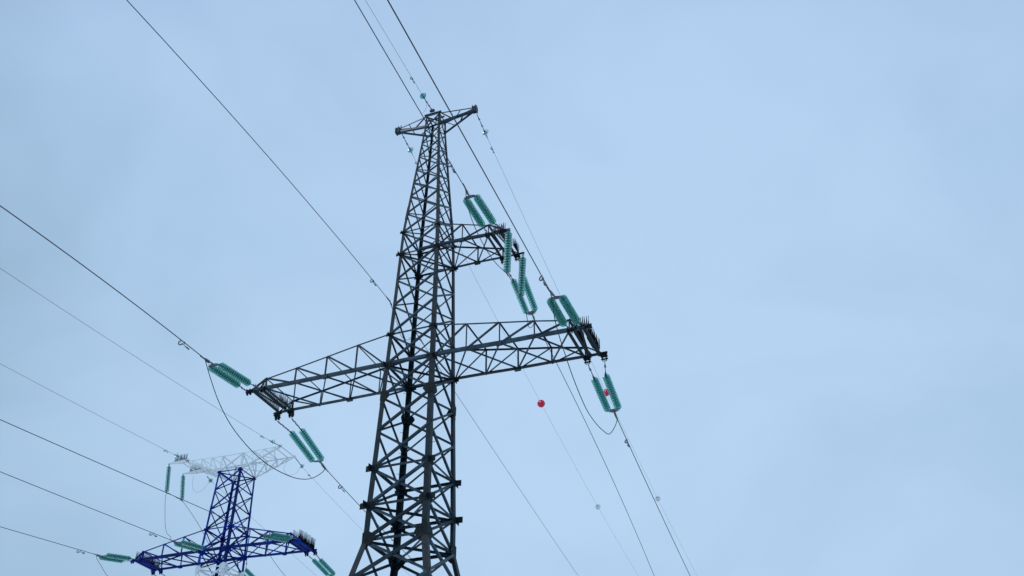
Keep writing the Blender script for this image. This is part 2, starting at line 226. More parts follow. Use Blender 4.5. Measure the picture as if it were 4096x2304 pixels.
# ------------------------------------------------------------------ lattice towers
SG = {'L': (-1, -1), 'F': (1, -1), 'R': (1, 1), 'B': (-1, 1)}
FACES = [('L', 'F', (0, -1, 0)), ('F', 'R', (1, 0, 0)), ('R', 'B', (0, 1, 0)), ('B', 'L', (-1, 0, 0))]
def interp(z, ks):
    if z <= ks[0][0]: return ks[0][1]
    for (a, wa), (b, wb) in zip(ks, ks[1:]):
        if z <= b: return wa + (wb - wa) * (z - a) / (b - a)
    return ks[-1][1]
_b = MB(); _b.tube([(-.15, 0, 0), (.13, 0, 0), (.133, 0, .028)], .009, 5); BOLT = _b.mesh('step_bolt', ['steel_dark'])
def body(root, levels, wk, legsize, mats, matz, nbrace0, nbrace1, bsize, plan, gus, bolts):
    """levels: joint heights; wk: (z, width) knots; mats: material names; matz(z): material index at height z"""
    P = lambda k, z, off=0.0: V3((SG[k][0] * (interp(z, wk) / 2 - off), SG[k][1] * (interp(z, wk) / 2 - off), z))
    for k in SG:
        mb = MB(); zs = [wk[0][0]] + list(levels)
        for a, b in zip(zs, zs[1:]):
            sz = legsize((a + b) / 2)
            mb.angle(P(k, a), P(k, b), (-SG[k][0], 0, 0), (0, -SG[k][1], 0), sz, sz * 0.12, mi=matz((a + b) / 2))
            if b in (18.79, 27.72, 25.52):                        # splice cover
                mb.angle(P(k, b - 0.35, -0.008), P(k, b + 0.35, -0.008), (-SG[k][0], 0, 0), (0, -SG[k][1], 0), sz * 0.9, sz * 0.1, mi=matz(b))
        leg = mb.build('leg', ['leg_steel'] if mats == ['steel'] else mats, root)
        if k in bolts:
            z = 4.0; i = 0
            while z < zs[-1] - 0.5:
                p = P(k, z); d = V3((-SG[k][0], 0, 0)) if i % 2 else V3((0, -SG[k][1], 0)); o_ = V3((0, SG[k][1], 0)) if i % 2 else V3((SG[k][0], 0, 0))
                sb = bpy.data.objects.new('step_bolt', BOLT); col.objects.link(sb); sb.parent = leg; sb.location = p + d * legsize(z) * 0.6
                sb.rotation_mode = 'QUATERNION'; sb.rotation_quaternion = Matrix((o_, V3((0, 0, 1)).cross(o_), V3((0, 0, 1)))).transposed().to_quaternion()
                z += 0.42; i += 1
    allz = list(levels); rest = MB()
    for i in range(len(allz) - 1):
        za, zb = allz[i], allz[i + 1]; s_ = bsize((za + zb) / 2); mi = matz((za + zb) / 2)
        for a, b, n in FACES:
            n = V3(n)
            for j, (p, q) in enumerate(((P(a, za), P(b, zb)), (P(b, za), P(a, zb)))):
                off = n * (0.012 if j == 0 else -0.03)
                ax = (q - p).normalized(); sd = ax.cross(n)
                if sd.z < 0: sd = -sd
                ins = legsize(za) * 0.35
                p2 = p + ax * ins + off - sd * s_ / 2; q2 = q - ax * ins + off - sd * s_ / 2
                size = s_ if j == 0 else s_ * 0.86
                tgt = MB() if nbrace0 <= i < nbrace1 else rest
                tgt.angle(p2, q2, sd, -n if j else -n, size, max(0.008, size * 0.14), mi=mi)
                if tgt is not rest: tgt.build('brace', mats, root)
    zb0 = levels[0]
    zs = [wk[0][0] + 0.3, wk[0][0] + (zb0 - wk[0][0]) * 0.42, zb0]
    for za, zb in zip(zs, zs[1:]):
        for a, b, n in FACES:
            n = V3(n)
            for j, (p, q) in enumerate(((P(a, za), P(b, zb)), (P(b, za), P(a, zb)))):
                ax = (q - p).normalized(); sd = ax.cross(n); sd = sd if sd.z > 0 else -sd
                if zb == zb0:
                    t_ = MB(); t_.angle(p + ax * .1 + n * (0.012 if j == 0 else -0.03) - sd * 0.045, q - ax * .1 + n * (0.012 if j == 0 else -0.03) - sd * .045, sd, -n, 0.09, 0.012, mi=matz(zb - 1)); t_.build('brace', mats, root)
                else: rest.angle(p + n * (0.012 if j == 0 else -0.03), q + n * (0.012 if j == 0 else -0.03), sd, -n, 0.09, 0.012, mi=matz(za))
            rest.angle(P(a, zb - 0.02), P(b, zb - 0.02), (0, 0, 1), -n, 0.08, 0.01, mi=matz(zb - 1)) if zb != zb0 else None
    if rest.v: tag(rest.build('brace', mats, root), None, None, kind='stuff')
    for z, horiz, pl in plan:
        s_ = bsize(z); mi = matz(z)
        if horiz:
            for a, b, n in FACES:
                n = V3(n); mb = MB(); mb.angle(P(a, z + 0.03) - n * .015, P(b, z + 0.03) - n * .015, (0, 0, -1), -n, s_ * 0.95, 0.009, mi=mi); mb.build('strut', mats, root)
        if pl:
            mb = MB(); mb.angle(P('L', z - .02, .03), P('R', z - .02, .03), (0, 0, -1), (1, -1, 0), s_ * .8, .008, mi=mi); mb.build('plan_brace', mats, root)
            mb = MB(); mb.angle(P('B', z - .06, .03), P('F', z - .06, .03), (0, 0, -1), (1, 1, 0), s_ * .8, .008, mi=mi); mb.build('plan_brace', mats, root)
    for z, w, h, outw, style, dark in gus:
        mi = matz(z)
        for a, b, n in FACES:
            n = V3(n)
            for c, d in ((a, b), (b, a)):
                p = P(c, z); q = P(d, z); u = (q - p).normalized()
                if style == 'oct':
                    poly = [(-.02, -h * .30), (w * .35, -h / 2), (w * .8, -h * .2), (w, h * .0), (w * .8, h * .3), (w * .35, h / 2), (-.02, h * .4)]
                else:
                    poly = [(-outw, -h / 2), (w, -h / 2), (w, h * .2), (w * .7, h / 2), (-outw, h * .35)]
                mb = MB(); mb.plate(p + n * (.022 if style == 'oct' else .006), u, (0, 0, 1), poly, 0.012, mi=mi)
                for bx in (0.3, 0.65):
                    for bz in (-.25, .0, .25):
                        c_ = p + u * (w * bx) + V3((0, 0, h * bz)); mb.tube([c_ + n * .0, c_ + n * .045], 0.014, 6, mi=mi)
                mb.build('gusset_plate', ['plate_steel'] if mats == ['steel'] else mats, root)

def crossarm(root, sx, hy0, hy1, xs, zl, zu, xtip, mats, mi, chord, chord2, dsz, beams, spikes, hang, ztip=None):
    """box lattice arm on side sx; xs[0] is at the tower face; zl / zu heights of lower and upper chords at the nodes"""
    Y = lambda x: hy0 + (hy1 - hy0) * (x - xs[0]) / (xs[-1] - xs[0]) if x < xs[-1] else hy1
    L = lambda x: interp(x, list(zip(xs, zl)) + [(xtip, ztip if ztip else zl[-1])])
    mb = MB(); sp_u = V3((1, 0, 0))
    # part: the arm's end frame is the carrying mesh, chords and braces are its sub-parts
    for xb, xe, w in beams:
        mb.angle((sx * xb, -hy1 - .04, L(xb) - .02), (sx * xe, hy1 + .04, L(xe) - .02), (0, 0, 1), (-sx, 0, 0), w, w * .13, mi=mi)
    arm = mb.build('crossarm', ['plate_steel'] if mats == ['steel'] else mats, root)
    for y in (-1, 1):
        c = MB()
        for a, b in list(zip(range(len(xs)), range(1, len(xs)))) :
            c.angle((sx * xs[a], y * Y(xs[a]), zl[a]), (sx * xs[b], y * Y(xs[b]), zl[b]), (0, -y, 0), (0, 0, 1), chord, chord * .13, mi=mi)
        c.angle((sx * xs[-1], y * hy1, zl[-1]), (sx * xtip, y * hy1, L(xtip)), (0, -y, 0), (0, 0, 1), chord * .95, chord * .13, mi=mi)
        # crossing through the tower
        c.angle((sx * xs[0], y * Y(xs[0]), zl[0]), (0, y * Y(xs[0]), zl[0]), (0, -y, 0), (0, 0, 1), chord * .98, chord * .13, mi=mi)
        c.build('chord', mats, arm)
        c = MB()
        for a in range(len(xs) - 1):
            c.angle((sx * xs[a], y * Y(xs[a]), zu[a]), (sx * xs[a + 1], y * Y(xs[a + 1]), zu[a + 1]), (0, -y, 0), (0, 0, -1), chord2, chord2 * .14, mi=mi)
        c.build('chord', mats, arm)
        nx = V3((0, y, 0))
        for a in range(1, len(xs)):
            c = MB(); x = sx * xs[a]; c.angle((x, y * (Y(xs[a]) - .01), zl[a]), (x, y * (Y(xs[a]) - .01), zu[a]), (sx, 0, 0), (0, -y, 0), dsz * .85, .008, mi=mi); c.build('brace', mats, arm)
        for a in range(len(xs) - 1):
            p = V3((sx * xs[a], y * (Y(xs[a]) + .008), zl[a])); q = V3((sx * xs[a + 1], y * (Y(xs[a + 1]) + .008), zu[a + 1]))
            sd = (q - p).cross(nx); sd = sd if sd.z > 0 else -sd
            c = MB(); c.angle(p - sd.normalized() * dsz / 2, q - sd.normalized() * dsz / 2, sd, (0, -y, 0), dsz, .009, mi=mi); c.build('brace', mats, arm)
        xe = min(xs[-1] + (xtip - xs[-1]) * .82, xtip)
        for xx, k in ((xe, 1.0), (xs[-1] + (xe - xs[-1]) * .4, .7)):
            c = MB(); c.angle((sx * xs[-1], y * hy1, zu[-1]), (sx * xx, y * hy1, L(xx)), (0, -y, 0), (0, 0, 1), dsz * k, .008, mi=mi); c.build('brace', mats, arm)
    for a in range(1, len(xs)):
        c = MB(); x = sx * xs[a]; c.angle((x, -Y(xs[a]), zu[a] - .01), (x, Y(xs[a]), zu[a] - .01), (sx, 0, 0), (0, 0, -1), dsz * .8, .008, mi=mi); c.build('brace', mats, arm)
    for a in range(len(xs) - 1):
        for y in (-1, 1):
            p = (sx * xs[a], y * (Y(xs[a]) - .03), zl[a] + (.012 if y > 0 else .05)); q = (sx * xs[a + 1], -y * (Y(xs[a + 1]) - .03), zl[a + 1] + (.012 if y > 0 else .05))
            c = MB(); c.angle(p, q, (0, 1, 0), (0, 0, 1), dsz * .8, .008, mi=mi); c.build('brace', mats, arm)
    # splice sleeves on the chords
    for y in (-1, 1):
        x = xs[len(xs) // 2]
        c = MB(); c.bar((sx * (x - .12), y * (Y(x) - .03), zl[len(xs) // 2] + .01), (sx * (x + .12), y * (Y(x) - .03), zl[len(xs) // 2] + .01), .14, .12, mi=mi); c.build('splice_plate', mats, arm)
    # anti-perching combs
    for (xa, ya, xb, yb, n, h) in spikes:
        c = MB()
        c.bar((sx * xa, ya, L(xa) + .1), (sx * xb, yb, L(xb) + .1), .03, .02)
        for i in range(n):
            t = i / (n - 1); p = V3((sx * (xa + (xb - xa) * t), ya + (yb - ya) * t, L(xa) + .1))
            for s2 in (-1, 1):
                q = p + V3((sx * s2 * .02 * 1, 0, 0)); e = q + V3((random.uniform(-.012, .012) + s2 * .015, random.uniform(-.01, .01), h * random.uniform(.9, 1.04)))
                c.tube([q, e], [.014 if h < .5 else .027, .007 if h < .5 else .012], 4)
        c.build('bird_spike_comb', 'spike', arm)
    # brackets carrying the insulator sets
    for x, y, dz in hang:
        c = MB(); p = V3((sx * x, y * hy1, L(x)))
        c.plate(p + V3((-.07, y * .05, dz * .4 - .03)), (0, 1, 0), (0, 0, 1), [(-.09, .1), (.09, .1), (.07, -.12), (-.02, -.16), (-.09, -.05)], .014, mi=mi)
        c.plate(p + V3((.07, y * .05, dz * .4 - .03)), (0, 1, 0), (0, 0, 1), [(-.09, .1), (.09, .1), (.07, -.12), (-.02, -.16), (-.09, -.05)], .014, mi=mi)
        c.tube([p + V3((-.13, y * .07, dz * .5 - .05)), p + V3((.13, y * .07, dz * .5 - .05))], .03, 8, mi=mi)
        c.bar(p + V3((-.13, 0, dz * .3)), p + V3((.13, 0, dz * .3)), .13, .05, mi=mi)
        c.tube([p + V3((0, y * .07, dz * .5 - .05)), p + V3((0, y * .12, dz - .03))], .02, 6, mi=mi)
        c.build('bracket', ['plate_steel'] if mats == ['steel'] else mats, arm)
    return arm

# ------------------------------------------------------------------ near tower
T1 = thing('transmission_tower', (0, 0, 0), 'tall dark steel lattice pylon in the middle with one left arm and two right arms', 'transmission tower', 'lattice pylons')
LV = [8.45, 10.25, 11.87, 13.30, 14.54, 15.93, 17.39, 18.79, 20.19, 21.55, 22.91, 24.19, 25.49, 26.65, 27.72, 28.71, 29.52, 30.32, 31.15, 31.96, 32.92, 33.73]
WK = [(0.25, 7.1), (11.87, 2.95), (13.30, 2.347), (14.54, 2.319), (20.19, 2.0), (26.65, 1.661), (32.92, .748), (33.73, .70)]
ls = lambda z: interp(z, [(0, .22), (15, .20), (20, .165), (26, .125), (33, .085)])
bs = lambda z: interp(z, [(0, .11), (14, .10), (20, .082), (27, .064), (33, .048)])
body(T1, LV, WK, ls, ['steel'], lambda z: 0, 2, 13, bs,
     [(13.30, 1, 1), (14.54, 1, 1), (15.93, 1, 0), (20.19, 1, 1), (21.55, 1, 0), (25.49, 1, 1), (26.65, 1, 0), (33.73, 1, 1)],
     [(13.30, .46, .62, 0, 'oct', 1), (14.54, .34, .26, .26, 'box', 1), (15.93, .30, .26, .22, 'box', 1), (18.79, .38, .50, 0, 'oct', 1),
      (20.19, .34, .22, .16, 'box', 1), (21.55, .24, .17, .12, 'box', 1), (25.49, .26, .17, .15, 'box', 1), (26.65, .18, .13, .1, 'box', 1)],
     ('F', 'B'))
XS = [1.0, 2.28, 3.60, 4.95, 6.27]
ahang = [(6.33, -1, .0), (6.98, -1, .0), (6.33, 1, -.2), (6.98, 1, -.2)]
abeam = [(6.27, 6.27, .09), (6.50, 6.50, .10), (6.75, 6.45, .07), (6.88, 6.88, .12)]
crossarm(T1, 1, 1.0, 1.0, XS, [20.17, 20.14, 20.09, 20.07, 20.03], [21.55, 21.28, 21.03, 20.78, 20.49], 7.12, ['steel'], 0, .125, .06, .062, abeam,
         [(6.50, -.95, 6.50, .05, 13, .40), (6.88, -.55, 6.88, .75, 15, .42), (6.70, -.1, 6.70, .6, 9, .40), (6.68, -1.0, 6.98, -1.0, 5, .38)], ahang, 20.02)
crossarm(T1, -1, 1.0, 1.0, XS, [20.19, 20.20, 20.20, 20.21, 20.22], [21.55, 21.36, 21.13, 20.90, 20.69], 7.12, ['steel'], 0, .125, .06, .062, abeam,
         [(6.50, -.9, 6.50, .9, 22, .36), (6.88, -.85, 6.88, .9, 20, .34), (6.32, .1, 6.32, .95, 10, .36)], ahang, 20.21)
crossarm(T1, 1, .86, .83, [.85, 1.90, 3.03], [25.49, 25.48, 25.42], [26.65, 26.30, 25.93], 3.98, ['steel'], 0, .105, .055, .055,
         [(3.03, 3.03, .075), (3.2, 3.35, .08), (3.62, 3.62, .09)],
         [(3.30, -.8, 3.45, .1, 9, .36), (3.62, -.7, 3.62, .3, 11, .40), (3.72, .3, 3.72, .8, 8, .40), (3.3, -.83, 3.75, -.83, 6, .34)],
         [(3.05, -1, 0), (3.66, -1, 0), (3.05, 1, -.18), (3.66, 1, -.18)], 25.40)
# earth wire peak
for sx in (-1, 1):
    a = MB(); tz = 33.68
    a.bar((sx * 1.84, 0, tz), (sx * 2.04, 0, tz), .20, .30)
    a.plate((sx * 2.04, 0, tz), (0, 1, 0), (0, 0, 1), [(-.12, -.18), (.12, -.18), (.14, .08), (.08, .2), (-.08, .2), (-.14, .08)], .02)
    pk = a.build('earth_wire_arm', ['steel'], T1)
    for y in (-1, 1):
        c = MB(); c.angle((sx * .36, y * .375, 33.05), (sx * 1.88, y * .06, tz - .12), (0, -y, 0), (0, 0, 1), .11, .014); c.build('chord', 'steel', pk)
        c = MB(); c.angle((sx * .35, y * .35, 33.74), (sx * 1.88, y * .05, tz + .12), (0, -y, 0), (0, 0, -1), .055, .008); c.build('chord', 'steel', pk)
        for t0, t1 in ((.0, .34), (.62, .5)):
            pt = V3((sx * .35, y * .35, 33.74)).lerp(V3((sx * 1.88, y * .05, tz + .12)), t0); pb = V3((sx * .36, y * .375, 33.1)).lerp(V3((sx * 1.88, y * .06, tz - .07)), t1)
            c = MB(); c.angle(pt, pb, (sx, 0, 0), (0, -y, 0), .045, .007); c.build('brace', 'steel', pk)
    for dx in (-.12, .02):
        c = MB(); p = V3((sx * (1.94 + dx), 0, tz + .15)); c.tube([p, p + V3((0, 0, .08)), p + V3((0, 0, .22))], [.022, .03, .004], 6); c.build('spike', 'steel_dark', pk)
c = MB()
for y in (-.36, 0, .36): c.bar((-.42, y, 33.80), (.42, y, 33.80), .05, .07)
c.bar((-.1, -.46, 33.88), (.12, -.46, 33.88), .1, .1); c.bar((-.06, -.42, 33.95), (-.06, -.42, 34.1), .03, .03)
c.build('peak_cap', 'steel', T1)
for k in SG:
    c = MB(); p = V3((SG[k][0] * 3.3, SG[k][1] * 3.3, 0)); c.bar(p + V3((0, 0, -.5)), p + V3((0, 0, .32)), .9, .9); c.bar(p + V3((0, 0, .32)), p + V3((0, 0, .36)), .5, .5)
    c.build('footing', 'concrete', T1)

# ------------------------------------------------------------------ blue and white tower
P2 = (-23.20006, 19.91676); TH2 = math.radians(.72982)
T2 = thing('transmission_tower', (P2[0], P2[1], 0), 'shorter lattice pylon at lower left, painted blue with a white top', 'transmission tower', 'lattice pylons', TH2)
LV2 = [18.9, 20.35, 21.66, 22.74, 24.18, 25.52, 26.85, 28.12, 29.25]
WK2 = [(0.25, 7.2), (18.9, 2.19), (22.74, 2.0), (28.12, 1.70), (29.25, 1.64)]
mz2 = lambda z: 0 if 21.66 < z < 28.3 else 1
body(T2, LV2, WK2, lambda z: interp(z, [(0, .24), (21, .17), (28, .12), (30, .10)]), ['blue', 'white'], mz2, 0, 9,
     lambda z: interp(z, [(0, .1), (20, .085), (28, .07)]),
     [(21.66, 1, 1), (22.74, 1, 1), (24.18, 1, 0), (28.12, 1, 1), (29.25, 1, 0)],
     [(21.60, .4, .5, 0, 'oct', 1), (22.74, .42, .24, .12, 'box', 1), (24.18, .26, .18, .1, 'box', 1), (28.12, .22, .18, .08, 'box', 1)], ('F',))
XS2 = [1.0, 2.42, 3.87, 5.35]
h2 = [(5.4, -1, 0), (6.0, -1, 0), (5.4, 1, -.18), (6.0, 1, -.18)]
b2 = [(5.35, 5.35, .11), (5.6, 5.6, .14), (5.75, 5.55, .1), (5.95, 5.95, .16)]
crossarm(T2, 1, 1.0, 1.0, XS2, [22.74, 22.68, 22.63, 22.58], [24.18, 23.82, 23.46, 23.10], 6.12, ['blue'], 0, .15, .075, .075, b2,
         [(5.55, -.9, 5.55, .9, 16, .62), (5.95, -.9, 5.95, .9, 16, .66)], h2, 22.56)
crossarm(T2, -1, 1.0, 1.0, XS2, [22.74, 22.74, 22.74, 22.74], [24.18, 23.92, 23.62, 23.32], 6.12, ['blue'], 0, .15, .075, .075, b2,
         [(5.55, -.9, 5.55, .9, 18, .6), (5.95, -.9, 5.95, .9, 18, .6)], h2, 22.76)
# white top: right arm carries earth wires, left arm is longer and holds the jumper strings
def toparm(sx, xe, xs_mid, zt0, zt1, zb0, ye):
    a = MB(); yi = .82
    for y in (-1, 1):
        a.bar((sx * (xe - .12), y * ye, zt1), (sx * (xe + .1), y * ye, zt1), .12, .12)
    arm = a.build('earth_wire_arm', ['white'], T2)
    Pt = lambda t, y: V3((sx * (.82 + (xe - .82) * t), y * (yi + (ye - yi) * t), zt0 + (zt1 - zt0) * t))
    Pb = lambda t, y: V3((sx * (.85 + (xe - .85) * t), y * (.85 + (ye - .85) * t), zb0 + (zt1 - .1 - zb0) * t))
    n = 3
    for y in (-1, 1):
        c = MB(); c.angle(Pt(0, y), Pt(1, y), (0, -y, 0), (0, 0, -1), .055, .008); c.build('chord', 'white', arm)
        c = MB(); c.angle(Pb(0, y), Pb(1, y), (0, -y, 0), (0, 0, 1), .085, .010); c.build('chord', 'white', arm)
        for i in range(1, n + 1):
            t = i / (n + .6)
            c = MB(); c.angle(Pt(t, y), Pb(t, y), (sx, 0, 0), (0, -y, 0), .046, .007); c.build('brace', 'white', arm)
            c = MB(); c.angle(Pb((i - 1) / (n + .6), y), Pt(t, y), (sx, 0, 0), (0, -y, 0), .054, .007); c.build('brace', 'white', arm)
    for i in range(1, n + 1):
        t = i / (n + .6); tp = (i - 1) / (n + .6)
        c = MB(); c.angle(Pt(t, -1), Pt(t, 1), (sx, 0, 0), (0, 0, -1), .046, .007); c.build('brace', 'white', arm)
        c = MB(); c.angle(Pb(tp, -1), Pb(t, 1), (sx, 0, 0), (0, 0, 1), .048, .007); c.build('brace', 'white', arm)
        c = MB(); c.angle(Pb(tp, 1) + V3((0, 0, .02)), Pb(t, -1) + V3((0, 0, .02)), (sx, 0, 0), (0, 0, 1), .048, .007); c.build('brace', 'white', arm)
    c = MB(); c.angle((sx * xe, -ye, zt1), (sx * xe, ye, zt1), (sx, 0, 0), (0, 0, -1), .046, .007); c.build('brace', 'white', arm)
    return arm
toparm(1, 3.62, None, 29.25, 29.25, 28.12, .87)
la = toparm(-1, 3.55, None, 29.28, 29.36, 28.12, .87)
for y in (-1, 1):
    c = MB(); c.plate((-4.35, y * .85, 29.38), (-1, 0, 0), (0, 0, 1), [(-.9, -.14), (-.2, -.13), (.78, .0), (.78, .06), (-.9, .12)], .07); c.build('jumper_beam', 'white', la)
    c = MB()
    for i in range(12):
        p = V3((-3.65 - i * .085, y * .85, 29.46)); c.tube([p, p + V3((random.uniform(-.02, .02), random.uniform(-.03, .03), .46))], [.036, .014], 4)
    c.bar((-3.6, y * .85, 29.46), (-4.65, y * .85, 29.46), .04, .03); c.build('bird_spike_comb', 'spike', la)
c = MB(); c.angle((-4.0, -.85, 29.3), (-4.0, .85, 29.3), (1, 0, 0), (0, 0, 1), .07, .01); c.build('brace', 'white', la)
c = MB(); c.angle((-3.55, -.85, 29.28), (-4.0, .85, 29.28), (1, 0, 0), (0, 0, 1), .06, .01); c.build('brace', 'white', la)
for k in SG:
    c = MB(); p = V3((SG[k][0] * 3.6, SG[k][1] * 3.6, 0)); c.bar(p + V3((0, 0, -.5)), p + V3((0, 0, .32)), .9, .9); c.build('footing', 'concrete', T2)

# ------------------------------------------------------------------ insulators
dm = MB()
# green glass shell, opening towards -z (the conductor side), metal cap on the +z side
dm.lathe([(.034, .052), (.060, .050), (.100, .036), (.132, .018), (.148, -.010), (.146, -.034), (.136, -.030), (.126, -.004), (.116, -.036), (.106, -.002), (.090, .006), (.080, -.030), (.068, .008), (.034, .014)], 20, 0)
dm.lathe([(.0, .100), (.030, .100), (.044, .088), (.047, .050), (.036, .046), (.030, .016), (.014, .010), (.013, -.040), (.0, -.040)], 10, 1)
DISC = dm.mesh('insulator_disc', ['glass', 'cap'])
def discs(root, p0, p1, n, scale=1.0):
    """n glass discs from p0 (tower side) to p1 (wire side)"""
    o0 = root.location; ax = (p1 - p0); L = ax.length; ax = ax.normalized(); q = (-ax).to_track_quat('Z', 'Y'); pitch = L / n
    for i in range(n):
        d = bpy.data.objects.new('insulator_disc', DISC); col.objects.link(d); d.parent = root
        d.location = p0 + ax * (pitch * (i + .5)) - o0
        d.rotation_mode = 'QUATERNION'; d.rotation_quaternion = q @ Quaternion((0, 0, 1), random.uniform(0, .3))
        d.scale = (scale * random.uniform(.99, 1.01), scale * random.uniform(.99, 1.01), pitch / .132)
def links(mb, p, q, k=4):
    """chain of shackles and rods between two points"""
    d = q - p; mb.tube([p, q], .014, 6)
    L = d.length; ax = d.normalized(); s = ax.cross(V3((0, 0, 1))).normalized(); w = ax.cross(s)
    n = max(2, int(L / .17))
    for i in range(n):
        a = p + d * ((i + .15) / n); b = p + d * ((i + .75) / n); e = s if i % 2 else w
        mb.tube([a + e * .022, b + e * .022], .010, 5); mb.tube([a - e * .022, b - e * .022], .010, 5)
        mb.tube([b - e * .045, b + e * .045], .016, 6)
def tension_set(key, label, group):
    d = D[key]; A = [V3(x) for x in d['a']]; G = [[V3(x) for x in g] for g in d['g']]
    yk = V3(d['yoke']); cl = V3(d['clamp']); en = V3(d['end'])
    root = thing('insulator_set', (A[0] + A[1]) / 2, label, 'insulator', group); o0 = root.location
    for a, g in zip(A, G):
        discs(root, g[0], g[1], 15)
        mb = MB(); links(mb, a - o0, g[0] - o0); mb.build('link_chain', 'hardware', root)
        mb = MB(); mb.tube([g[1] - o0, g[1] + (yk - g[1]).normalized() * .0 + (g[1] - g[0]).normalized() * .10 - o0], .02, 6); mb.build('end_fitting', 'hardware', root)
    ax = (G[0][1] - G[0][0]).normalized(); e0 = G[0][1] + ax * .08; e1 = G[1][1] + ax * .08; u = (e1 - e0); hw = u.length / 2; mid = (e0 + e1) / 2; u.normalize()
    mb = MB(); v = (cl - mid); v = (v - u * v.dot(u)).normalized()
    mb.plate(mid - o0, u, v, [(-hw - .05, -.04), (hw + .05, -.04), (hw + .05, .03), (hw * .2, .13), (-hw * .2, .13), (-hw - .05, .03)], .022); mb.build('yoke_plate', 'hardware', root)
    mb = MB(); links(mb, mid + v * .1 - o0, cl - o0)
    # arcing horn along the yoke
    mb.tube([mid + v * .1 + u * hw - o0, mid + v * .16 - o0, mid + v * .1 - u * hw - o0], .008, 5); mb.build('link_chain', 'hardware', root)
    mb = MB(); dr = (en - cl); mb.tube([cl - o0, cl + dr * .3 - o0, en - o0, en + dr.normalized() * .3 - o0], [.03, .045, .034, .018], 8)
    mb.tube([cl + dr * .2 + V3((0, 0, -.05)) - o0, cl + dr * .8 + V3((0, 0, -.06)) - o0], .02, 6)
    for t in (.2, .5, .8): mb.tube([cl + dr * t + V3((0, 0, -.08)) - o0, cl + dr * t + V3((0, 0, .07)) - o0], .012, 5)
    mb.build('strain_clamp', 'hardware', root)
    return root
G1 = 'paired glass insulator sets on the near pylon'
tension_set('Rin', 'two green glass insulator strings above the tip of the long right arm', G1)
tension_set('Rout', 'two green glass insulator strings below the long right arm, either side of a red ball', G1)
tension_set('Min', 'two green glass insulator strings above the short right arm, highest pair on the pylon', G1)
tension_set('Mout', 'two green glass insulator strings slanting behind the two plumb strings of the short right arm', G1)
tension_set('Lin', 'two green glass insulator strings rising left from the tip of the dark left arm', G1)
tension_set('Lout', 'two green glass insulator strings reaching down right below the tip of the left arm', G1)
G2 = 'paired glass insulator sets on the blue pylon'
tension_set('T2Rin', 'two green glass insulator strings lying across the right arm of the blue pylon', G2)
tension_set('T2Min', 'two green glass insulator strings left of the blue pylon body, above its left arm', G2)
tension_set('T2Lin', 'two green glass insulator strings left of the left arm tip of the blue pylon', G2)
tension_set('T2Rout', 'two green glass insulator strings hanging from the right arm tip of the blue pylon', G2)
tension_set('T2Lout', 'two glass insulator strings below the left arm tip of the blue pylon', G2)
tension_set('T2Mout', 'two green glass insulator strings behind the foot of the blue section, at the bottom edge', G2)
def hang_string(a, b, label, group):
    a = V3(a); b = V3(b); root = thing('insulator_string', a, label, 'insulator', group); ax = (b - a).normalized()
    discs(root, a + ax * .16, b, 15)
    mb = MB(); mb.tube([V3((-.03, 0, .05)), V3((-.03, 0, -.12))], .012, 5); mb.tube([V3((.03, 0, .05)), V3((.03, 0, -.12))], .012, 5); mb.tube([V3((-.06, 0, -.02)), V3((.06, 0, -.02))], .016, 6)
    mb.tube([V3((0, 0, -.08)), ax * .18], .016, 6); mb.build('shackle', 'hardware', root)
    mb = MB(); p = b - a; mb.tube([p, p + V3((0, 0, -.09))], .02, 6); mb.tube([p + V3((0, -.14, -.12)), p + V3((0, -.06, -.09)), p + V3((0, .06, -.09)), p + V3((0, .14, -.12))], [.022, .034, .034, .022], 8); mb.build('suspension_clamp', 'hardware', root)
hang_string(D['js'][0], D['js'][1], 'plumb glass insulator string at the upper corner of the short right arm tip', 'hanging jumper strings of the near pylon')
hang_string(D['js'][2], D['js'][3], 'plumb glass insulator string at the lower corner of the short right arm tip', 'hanging jumper strings of the near pylon')
hang_string(D['js2'][0], D['js2'][1], 'left of the two plumb glass strings under the white top arm of the blue pylon', 'hanging jumper strings of the blue pylon')
hang_string(D['js2'][2], D['js2'][3], 'right of the two plumb glass strings under the white top arm of the blue pylon', 'hanging jumper strings of the blue pylon')

# single-disc sets of the earth wires
def earth_set(pts, label, clampto, group='single disc insulators of the earth wires'):
    pts = [V3(p) for p in pts]; root = thing('earth_wire_insulator', pts[0], label, 'insulator', group); o0 = pts[0]
    a, b = pts[0], pts[-1]; ax = (b - a).normalized(); cl = V3(clampto)
    mb = MB(); links(mb, a - o0, b - ax * .1 - o0); mb.build('link_chain', 'hardware', root)
    d = bpy.data.objects.new('insulator_disc', DISC); col.objects.link(d); d.parent = root; d.location = b - o0
    d.rotation_mode = 'QUATERNION'; d.rotation_quaternion = (-ax).to_track_quat('Z', 'Y')
    mb = MB(); mb.tube([b - o0, b.lerp(cl, .4) - o0, cl - o0], [.015, .032, .014], 6)
    hn = b - o0 + V3((.02, 0, .02)); mb.tube([hn - ax * .12, hn - ax * .06 + V3((.1, 0, .06)), hn + ax * .1 + V3((.13, 0, .1))], .008, 5)
    mb.build('strain_clamp', 'hardware', root)
gd = D['gwin_disc']; earth_set([gd[0], gd[3]], 'single pale glass disc on a link chain above the pylon peak', D['w_gwin']['s'])
gd = D['gw1_disc']; earth_set([gd[0], gd[2]], 'single pale glass disc hanging below the left peak tip', D['w_gw1']['s'])
gd = D['gw2_disc']; earth_set([gd[0], gd[2]], 'single pale glass disc hanging below the right peak tip', D['w_gw2']['s'])
